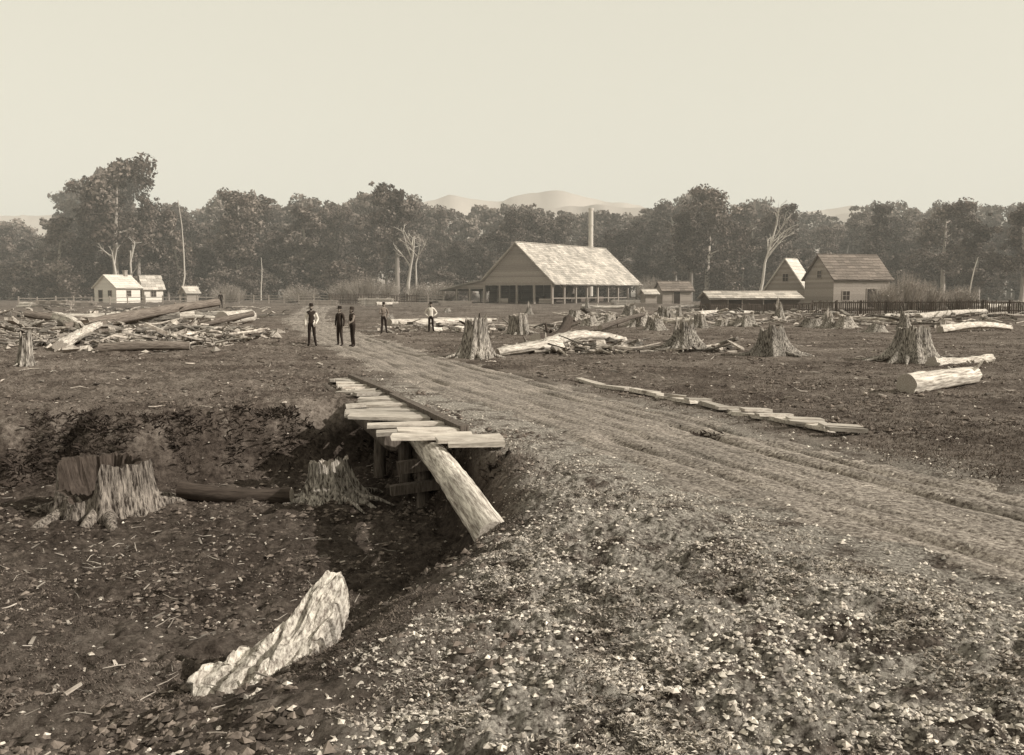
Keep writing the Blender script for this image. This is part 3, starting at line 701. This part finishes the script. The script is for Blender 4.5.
for (u, v) in ((590, 326), (607, 322), (640, 326), (655, 330), (700, 328), (722, 326), (745, 326), (812, 327), (828, 328), (845, 328), (876, 332), (664, 322), (575, 320), (630, 318), (780, 322), (905, 330)):
    p = survey(u, v); put_stump(p[0], p[1])
for i in range(20):
    y = rs.uniform(62, 108); put_stump(rs.uniform(-.58, .6) * y, y, .7)

def log(name, p0, p1, r0, r1, seed, m=M_bark, bend=.04, seg=26, rough=.06, knots=2):
    p0 = np.array(p0, float); p1 = np.array(p1, float); L_ = np.linalg.norm(p1 - p0); rs2 = RS(seed); n = max(5, int(L_ / .22)); mb = MB()
    t = np.linspace(0, 1, n); b = rs2.uniform(-bend, bend, 2) * L_
    pts = np.stack([np.sin(t * math.pi) * b[0], np.sin(t * math.pi) * b[1], t * L_], 1)
    rad = (r0 + (r1 - r0) * t) * (1 + .04 * rs2.uniform(-1, 1, n))
    tube(mb, pts, rad, seg, 0, 1, rough=rough, rs=rs2)
    for _ in range(knots):
        k = rs2.uniform(.15, .9); an = rs2.uniform(0, 6.28); rr = r0 + (r1 - r0) * k; d = np.array([math.cos(an), math.sin(an), .4])
        c = np.array([0, 0, k * L_]); tube(mb, [c, c + d * rr * 1.3, c + d * rr * rs2.uniform(1.5, 2.6)], [rr * .3, rr * .2, rr * .1], 7, 0, rough=.1, rs=rs2)
    o = mb.obj(name, [m, M_end]); o.location = p0; o.rotation_mode = 'QUATERNION'
    o.rotation_quaternion = Vector(p1 - p0).to_track_quat('Z', 'Y'); return o
def S(u, v, dz=0): 
    p = survey(u, v); p[2] += dz; return p
log("bridge_stringer_log", (-.18, 9.3, -.30), (-1.75, 16, -.20), .2, .19, 1, M_pale, bend=.012, rough=.05, knots=0)
log("fallen_log", S(180, 497, .14), S(292, 503, .14), .15, .14, 2, M_dark, knots=0)
log("fallen_log", S(906, 394, .22), S(974, 383, .2), .25, .2, 3, M_pale, bend=.01, rough=.09)
log("fallen_log", S(918, 322, .3), S(985, 316, .35), .33, .2, 4, M_pale, rough=.12, knots=4)
log("fallen_log", S(940, 333, .15), S(1010, 330, .1), .22, .16, 5, M_pale, rough=.2, knots=5)
log("fallen_log", S(932, 366, .08), S(992, 362, .12), .18, .12, 6, M_pale, rough=.3, knots=6, bend=.09)
log("fallen_log", S(498, 356, .12), S(560, 352, .15), .14, .24, 7, M_pale, rough=.25, knots=5, bend=.08)
log("fallen_log", S(545, 352, .2), S(625, 346, .2), .26, .16, 8, M_pale, rough=.25, knots=6, bend=.06)
log("fallen_log", S(390, 328, .2), S(490, 324, .25), .3, .2, 9, M_pale, rough=.1)
log("fallen_log", S(430, 332, .15), S(476, 327, .4), .2, .14, 10, M_pale)
log("fallen_log", S(535, 343, .15), S(568, 333, .75), .3, .26, 11, M_dark, rough=.15)
log("fallen_log", S(600, 331, .2), S(652, 326, .9), .18, .12, 12, M_bark)
log("fallen_log", S(222, 326, .5), S(250, 322, .5), .52, .5, 13, M_pale, bend=0, knots=0)
log("fallen_log", (-21.8, 44, .45), (-15.9, 49, 1.75), .34, .2, 14, M_bark, bend=.02)
log("fallen_log", (-20, 43, .3), (-14.5, 50.5, 1.1), .26, .16, 15, M_bark)
log("fallen_log", (-24, 45, .5), (-17.5, 47.5, 1.1), .3, .2, 26, M_stump, rough=.12)
log("fallen_log", (-23.5, 46.5, 1.0), (-20.5, 43.5, .35), .26, .3, 27, M_pale, rough=.15)
log("fallen_log", (-18.5, 45.5, .35), (-13.5, 44.2, .3), .3, .24, 28, M_stump, rough=.12)
log("fallen_log", (-26, 52, .7), (-19, 54, .9), .32, .25, 16, M_pale)
log("fallen_log", (-27, 50, 1.1), (-22, 51, .5), .2, .3, 29, M_bark)
log("fallen_log", S(215, 343, .1), S(258, 340, .15), .18, .14, 17, M_dark)
log("fallen_log", S(60, 352, .2), S(100, 342, .8), .25, .15, 18, M_pale, rough=.2, knots=5)
log("fallen_log", S(100, 353, .15), S(190, 351, .2), .2, .16, 19, M_bark, rough=.12)
rs = RS(33)
for i in range(30):
    y = rs.uniform(60, 112); x = rs.uniform(-.58, .6) * y
    if abs(float(road_t(x, y))) < 5: continue
    a = rs.normal() * .5; L_ = rs.uniform(2, 7); q = (x + math.cos(a) * L_, y + math.sin(a) * L_)
    r = rs.uniform(.12, .32)
    log("fallen_log", (x, y, float(Hf(x, y)) + r * .8), (q[0], q[1], float(Hf(*q)) + r * rs.uniform(.7, 1.6)), r, r * .7, 500 + i, (M_pale, M_pale, M_stump)[rs.randint(3)], seg=12, rough=.1)

# ------------------------------------------------------------------ bridge decking
br = empty("log_bridge", (0, 0, 0)); rs2 = RS(21)
A = np.array([-.75, 13.9]); B = np.array([-4.35, 23.4]); u = (B - A) / np.linalg.norm(B - A)
mb = MB(); s = -.75
while s < np.linalg.norm(B - A):
    c = A + u * s; w = rs2.uniform(.2, .36); f = s / 10.2
    l = (1.4 - .9 * f) * rs2.uniform(.6, 1.15); rr = rs2.uniform(.05, .25); dy = rs2.normal() * .05
    if s < -.1: l = rs2.uniform(.2, .6); rr = rs2.uniform(.3, .55)
    z = .045 + rs2.uniform(-.02, .03); tw = rs2.normal() * .05
    beam(mb, (c[0] - l, c[1] - .10 * l + dy - tw, z + rs2.normal() * .03), (c[0] + rr, c[1] + .04 + dy + tw, z + .012), w, .07, 0, .015, rs2)
    s += w + rs2.uniform(.03, .24)
mb.obj("deck_planks", [M_plank], parent=br)
mb = MB(); 
P = [(A[0] + u[0] * s + .1, A[1] + u[1] * s, .13) for s in (.3, 5.2, 10)]
beam(mb, P[0], P[1], .15, .11, 0, .012, rs2); beam(mb, (P[1][0] + .1, P[1][1] + .05, .12), P[2], .13, .10, 0, .012, rs2)
mb.obj("edge_beam", [M_bark], parent=br)
mb = MB()
for (x, y) in ((-1.5, 14.9), (-1.95, 16.2), (-2.6, 17.4)):
    tube(mb, [(x, y, -1.6), (x + .03, y, -.12)], [.12, .11], 9, 0, rough=.1, rs=rs2)
beam(mb, (-2.0, 14.55, -.95), (-.8, 14.9, -.85), .16, .16); beam(mb, (-1.9, 14.7, -.6), (-.8, 14.9, -.5), .16, .2)
tube(mb, [(-2.0, 14.9, -.2), (-4.7, 22.6, -.12)], [.15, .13], 10, 0, rough=.06, rs=rs2)
for k in range(5): beam(mb, (-.95 - k * .42, 15 + k * 1.1, -1.1 + .01 * k), (-.98 - k * .42, 15.05 + k * 1.1, -.05), .8, .12)
mb.obj("cribbing", [M_bark], parent=br)
# right-hand kerb boards
mb = MB(); A2 = np.array([1.75, 23.2]); B2 = np.array([5.25, 14.4]); d2 = B2 - A2
for i in range(7):
    f0, f1 = i / 7, (i + .95) / 7; o = rs2.normal() * .10
    a = A2 + d2 * f0; b = A2 + d2 * f1; za = float(Hf(*a)); zb = float(Hf(*b))
    beam(mb, (a[0] + o, a[1], za + .05), (b[0] + o * .3, b[1], zb + .06), rs2.uniform(.14, .24), .08, 0, .015, rs2)
for f, l0, l1, w in ((.36, .1, .3, .2), (.48, .2, .25, .16), (.55, .1, .4, .24), (.68, .2, .3, .2), (.74, .05, .5, .22), (.83, .3, .35, .18), (.885, .1, .5, .26), (.93, .35, .25, .2), (.975, .1, .55, .26), (1.02, .3, .3, .22)):
    a = A2 + d2 * f; z = float(Hf(*a))
    beam(mb, (a[0] - l0, a[1] - .03, z + .11), (a[0] + l1, a[1] + rs2.normal() * .1, z + .08), w, .05, 0, .012, rs2)
mb.obj("kerb_boards", [M_plank], parent=br)

# ------------------------------------------------------------------ broken slab in the foreground
def slab():
    out = np.array([(-.62, -.10), (-.5, .06), (-.36, .04), (-.24, .20), (-.06, .22), (.06, .36), (.2, .44), (.30, .62), (.40, .80), (.5, .84), (.56, .72), (.52, .56), (.5, .42), (.42, .3), (.42, .12), (.34, -.02), (.34, -.2), (.24, -.38), (.12, -.52), (.02, -.5), (-.08, -.38), (-.22, -.40), (-.34, -.28), (-.5, -.3)])
    n = 6; rs2 = RS(3); P = []
    for a, b in zip(out, np.roll(out, -1, 0)):
        for k in range(n): P.append(a + (b - a) * k / n + rs2.normal(size=2) * .014)
    P = np.array(P); N_ = len(P); c = np.array([.08, .0]); V = []
    fr = [1, .97, .92, .84, .76, .68, .6, .52, .44, .36, .28, .2, .12]
    def hz(q): return .13 * fbm(q[:, 0] * 3 + q[:, 1] * 1.5, (q[:, 1] * .6 - q[:, 0]) * 8, 3, 5) + .06 * np.exp(-((q[:, 0] - q[:, 1] * .5) / .16) ** 2)
    for i, f in enumerate(fr):
        q = c + (P - c) * f; z = hz(q) + (0 if i else -.03); V.append(np.c_[q, z])
    bt = [np.c_[c + (P - c) * f, np.full(N_, z)] for f, z in ((.99, -.14), (.93, -.34))]
    Vs = np.concatenate([bt[1], bt[0]] + V); j = np.arange(N_); k = (j + 1) % N_; mb = MB(); fs = []
    for i in range(len(fr) + 1): fs.append(np.stack([i * N_ + j, i * N_ + k, (i + 1) * N_ + k, (i + 1) * N_ + j], 1))
    mb.add(Vs, np.concatenate(fs), 0, False)
    last = Vs[-N_:]; mb.add(np.r_[last, last.mean(0)[None]], np.stack([j, k, np.full(N_, N_)], 1), 0)
    m = mat("splintered_pale_wood", .13, .66, 22, (1.3, .6, 1), 1, .025, c0=.36, c1=.60, big=2.5, detail=12)
    o = mb.obj("broken_wood_slab", [m]); p = survey(264, 678)
    o.location = (p[0], p[1], p[2] + .13); o.rotation_euler = (math.radians(32), math.radians(-8), math.radians(-4)); o.scale = (.9, .94, .9); return o
slab()

# ------------------------------------------------------------------ small scatter
def scatter_pts(n, ymin, ymax, mask, rs, k=.62, p=1.0):
    y = np.exp(rs.uniform(math.log(ymin), math.log(ymax), n)) if p else rs.uniform(ymin, ymax, n)
    x = rs.uniform(-k, k, n) * (y + 1.5); m = mask(x, y); s = rs.rand(n) < m
    return x[s], y[s]
OCT = np.array([(1, 0, 0), (-1, 0, 0), (0, 1, 0), (0, -1, 0), (0, 0, 1), (0, 0, -1)], float)
OF = np.array([(0, 2, 4), (2, 1, 4), (1, 3, 4), (3, 0, 4), (2, 0, 5), (1, 2, 5), (3, 1, 5), (0, 3, 5)])
def stones(name, x, y, smin, smax, rs, m, pw=2.5, sink=.2):
    n = len(x); s = smin + (smax - smin) * rs.rand(n) ** pw
    V = OCT[None] * rs.uniform(.55, 1.2, (n, 6, 1)) + rs.normal(size=(n, 6, 3)) * .12
    V = V * s[:, None, None] * np.array([1, 1, .6]); a = rs.uniform(0, 6.28, n)
    c, q = np.cos(a)[:, None], np.sin(a)[:, None]; V = np.stack([V[..., 0] * c - V[..., 1] * q, V[..., 0] * q + V[..., 1] * c, V[..., 2]], -1)
    V = V + np.stack([x, y, Hf(x, y) + s * sink], -1)[:, None]
    mb = MB(); mb.add(V, (OF[None] + (np.arange(n) * 6)[:, None, None]).reshape(-1, 3), 0, False); mb.obj(name, [m])
rs = RS(2)
roadm = lambda x, y: ss(2.3, 1.6, np.abs(road_t(x, y)))
x, y = scatter_pts(200000, 2.5, 24, lambda x, y: gravel_mask(x, y) * (1 - .8 * roadm(x, y)) * (.15 + .85 * ss(-.15, .25, fbm(x * 1.6, y * 1.6, 71))), rs)
stones("gravel", x, y, .005, .03, rs, M_stone, 4)
x, y = scatter_pts(40000, 3, 60, lambda x, y: .2 + .6 * roadm(x, y), rs); stones("pebbles", x, y, .006, .04, rs, M_stone, 5)
x, y = scatter_pts(60000, 3, 16, lambda x, y: (1 - gravel_mask(x, y)) * (x < 1.5) * ss(-.3, .4, fbm(x * 1.3, y * 1.3, 73)), rs); stones("soil_clods", x, y, .008, .055, rs, M_clod, 3)
x, y = scatter_pts(40000, 14, 60, lambda x, y: (1 - roadm(x, y)) * ss(-.1, .4, fbm(x * .7, y * .7, 74)), rs, p=1); stones("turf_clods", x, y, .02, .09, rs, M_clod, 3)
def blades(name, x, y, hmin, hmax, rs, m, per=4, w=.012, spread=.05, flat=.5):
    n = len(x) * per; X_ = np.repeat(x, per) + rs.normal(size=n) * spread; Y_ = np.repeat(y, per) + rs.normal(size=n) * spread
    Z_ = Hf(X_, Y_) - .004; h = rs.uniform(hmin, hmax, n) ; a = rs.uniform(0, 6.28, n); lean = rs.uniform(.2, 1.2, n) * flat * 2
    dx, dy = np.cos(a), np.sin(a); ww = w * rs.uniform(.6, 1.5, n)
    b = np.stack([X_, Y_, Z_], -1); sd = np.stack([-dy * ww, dx * ww, 0 * h], -1)
    md = b + np.stack([dx * h * lean * .35, dy * h * lean * .35, h * .6], -1); tp = b + np.stack([dx * h * lean, dy * h * lean, h * (1 - .3 * flat)], -1)
    V = np.stack([b - sd, b + sd, md + sd * 1.1, tp, md - sd * 1.1], 1).reshape(-1, 3)
    mb = MB(); mb.add(V, np.arange(n * 5).reshape(-1, 5), 0, False); mb.obj(name, [m])
x, y = scatter_pts(90000, 2.6, 15, lambda x, y: gravel_mask(x, y) * (1 - roadm(x, y)) * ss(-.1, .25, fbm(x * 1.6, y * 1.6, 51)) * ss(-1.5, -.2, Hf(x, y)), rs)
blades("low_weeds", x, y, .008, .026, rs, M_weed, 6, .006, .03, .9)
x, y = scatter_pts(60000, 9, 80, lambda x, y: (1 - roadm(x, y)) * (1 - gravel_mask(x, y)) * (.2 + .8 * ss(-.3, .4, fbm(x * .4, y * .4, 52))) * (Hf(x, y) > -.2), rs)
blades("grass", x, y, .012, .05, rs, M_grass, 5, .006, .08, .5)
x, y = scatter_pts(60000, 3, 12, lambda x, y: (1 - gravel_mask(x, y)) * (x < 2) * ss(-.3, .3, fbm(x * .9, y * .9, 55)) * .7, rs)
blades("grass", x, y, .008, .03, rs, M_grass, 5, .0035, .04, .6)
x, y = scatter_pts(40000, 12.5, 22, lambda x, y: (Hf(x, y) < -.1) * (Hf(x, y) > -1.15) * ss(-.1, .3, fbm(x * .8, y * .8, 53)) * .8, rs)
blades("bank_ferns", x, y, .03, .13, rs, M_fern, 6, .008, .07, .8)
def sticks(name, areas, m, seed, lmin=.1, lmax=.9, r=.014):
    rs2 = RS(seed); mb = MB()
    for (x0, x1, y0, y1, n, hgt) in areas:
        for i in range(n):
            x = rs2.uniform(x0, x1); y = rs2.uniform(y0, y1)
            if abs(float(road_t(x, y))) < 2.3: continue
            z = float(Hf(x, y)) + rs2.uniform(0, 1) ** 2 * hgt; L_ = lmin + (lmax - lmin) * rs2.uniform(0, 1) ** 1.8; a = rs2.uniform(0, 6.28); q = rs2.uniform(.6, 2) * r
            if rs2.rand() < .7: tube(mb, [(x, y, z + q * .5), (x + math.cos(a) * L_ * .5, y + math.sin(a) * L_ * .5, z + rs2.uniform(0, .12) * L_ + hgt * .1), (x + math.cos(a) * L_, y + math.sin(a) * L_, z + rs2.uniform(-.05, .25) * L_)], [q, q * .8, q * .4], 5, 0, smooth=False)
            else: beam(mb, (x, y, z + .01), (x + math.cos(a) * L_ * .5, y + math.sin(a) * L_ * .5, z + .02 + rs2.uniform(0, .2) * L_), q * 4, q * 1.6, 0, q * .8, rs2)
    mb.obj(name, [m])
sticks("wood_debris", [(-7, -1.5, 4.5, 13, 500, .01), (-10, -3, 12.5, 17, 200, .02)], M_chip, 1, .02, .28, .004)
sticks("wood_debris", [(-20, 18, 17, 40, 380, .02), (-28, 30, 30, 58, 420, .03)], M_chip, 4, .06, .6, .014)
sticks("slash_pile", [(-21, -12, 37, 46, 520, .55), (-24, -16, 42, 50, 420, .8), (-30, -17, 48, 58, 300, .6), (-32, -24, 44, 60, 200, .4), (0.5, 5, 33, 38, 160, .25), (6, 9, 34, 38, 40, .15)], M_slash, 2, .3, 2.0, .045)
sticks("slash_pile", [(-8, 3, 52, 62, 100, .3), (5, 30, 62, 85, 320, .4), (-50, -20, 62, 95, 240, .5), (25, 50, 58, 78, 220, .4)], M_slash, 3, .4, 2.6, .06)
x, y = scatter_pts(1500, 34, 60, lambda x, y: ((x < -11) & (x > -27)) * ss(-.1, .3, fbm(x * .4, y * .4, 61)) * 1., RS(9))
stones("wood_chunks", x, y, .08, .45, RS(10), M_slash, 2.5)

# ------------------------------------------------------------------ thin haze lying over the far clearing and the bush
mb = MB(); box(mb, -700, 700, 62, 420, -6, 60)
hz = mb.obj("haze", [])
hm = bpy.data.materials.new("haze_air"); hm.use_nodes = True; nt = hm.node_tree; nt.nodes.clear()
vo = nt.nodes.new("ShaderNodeVolumeScatter"); vo.inputs["Density"].default_value = .0013; vo.inputs["Color"].default_value = (1, .97, .9, 1); vo.inputs["Anisotropy"].default_value = 0
mo = nt.nodes.new("ShaderNodeOutputMaterial"); nt.links.new(vo.outputs[0], mo.inputs["Volume"]); hz.data.materials.append(hm)

# ------------------------------------------------------------------ camera, light, world
cam = bpy.data.cameras.new("camera"); co = bpy.data.objects.new("camera", cam); COL.objects.link(co)
cam.sensor_width = 36; cam.lens = 36 * F / 1024; cam.clip_end = 9000; cam.clip_start = .1
co.location = (0, 0, CAMZ); co.rotation_euler = (math.pi / 2 - PITCH, 0, 0); scene.camera = co
el = math.radians(31); az = math.atan2(.93, -.30)
sd = Vector((math.sin(az) * math.cos(el), math.cos(az) * math.cos(el), math.sin(el)))
sl = bpy.data.lights.new("sun", 'SUN'); sl.energy = 5.0; sl.angle = math.radians(.5); sl.color = (1, .95, .86)
so = bpy.data.objects.new("sun", sl); COL.objects.link(so); so.rotation_mode = 'QUATERNION'; so.rotation_quaternion = sd.to_track_quat('Z', 'Y'); so.location = (30, -20, 40)
w = bpy.data.worlds.new("World"); scene.world = w; w.use_nodes = True; nt = w.node_tree; N = nt.nodes; L = nt.links
bg = N["Background"]; sky = N.new("ShaderNodeTexSky"); sky.sky_type = 'NISHITA'; sky.sun_disc = False
sky.sun_elevation = el; sky.sun_rotation = az; sky.dust_density = 3
bw = N.new("ShaderNodeRGBToBW"); L.new(sky.outputs[0], bw.inputs[0])
pw = N.new("ShaderNodeMath"); pw.operation = 'POWER'; L.new(bw.outputs[0], pw.inputs[0]); pw.inputs[1].default_value = .15
vm = N.new("ShaderNodeVectorMath"); vm.operation = 'SCALE'; vm.inputs[0].default_value = (1.0, .955, .79); L.new(pw.outputs[0], vm.inputs["Scale"])
v2 = N.new("ShaderNodeVectorMath"); v2.operation = 'SCALE'; L.new(vm.outputs[0], v2.inputs[0]); v2.inputs["Scale"].default_value = 5.7
L.new(v2.outputs[0], bg.inputs[0]); bg.inputs[1].default_value = .12
scene.view_settings.view_transform = 'Standard'; scene.view_settings.look = 'None'; scene.view_settings.exposure = 0
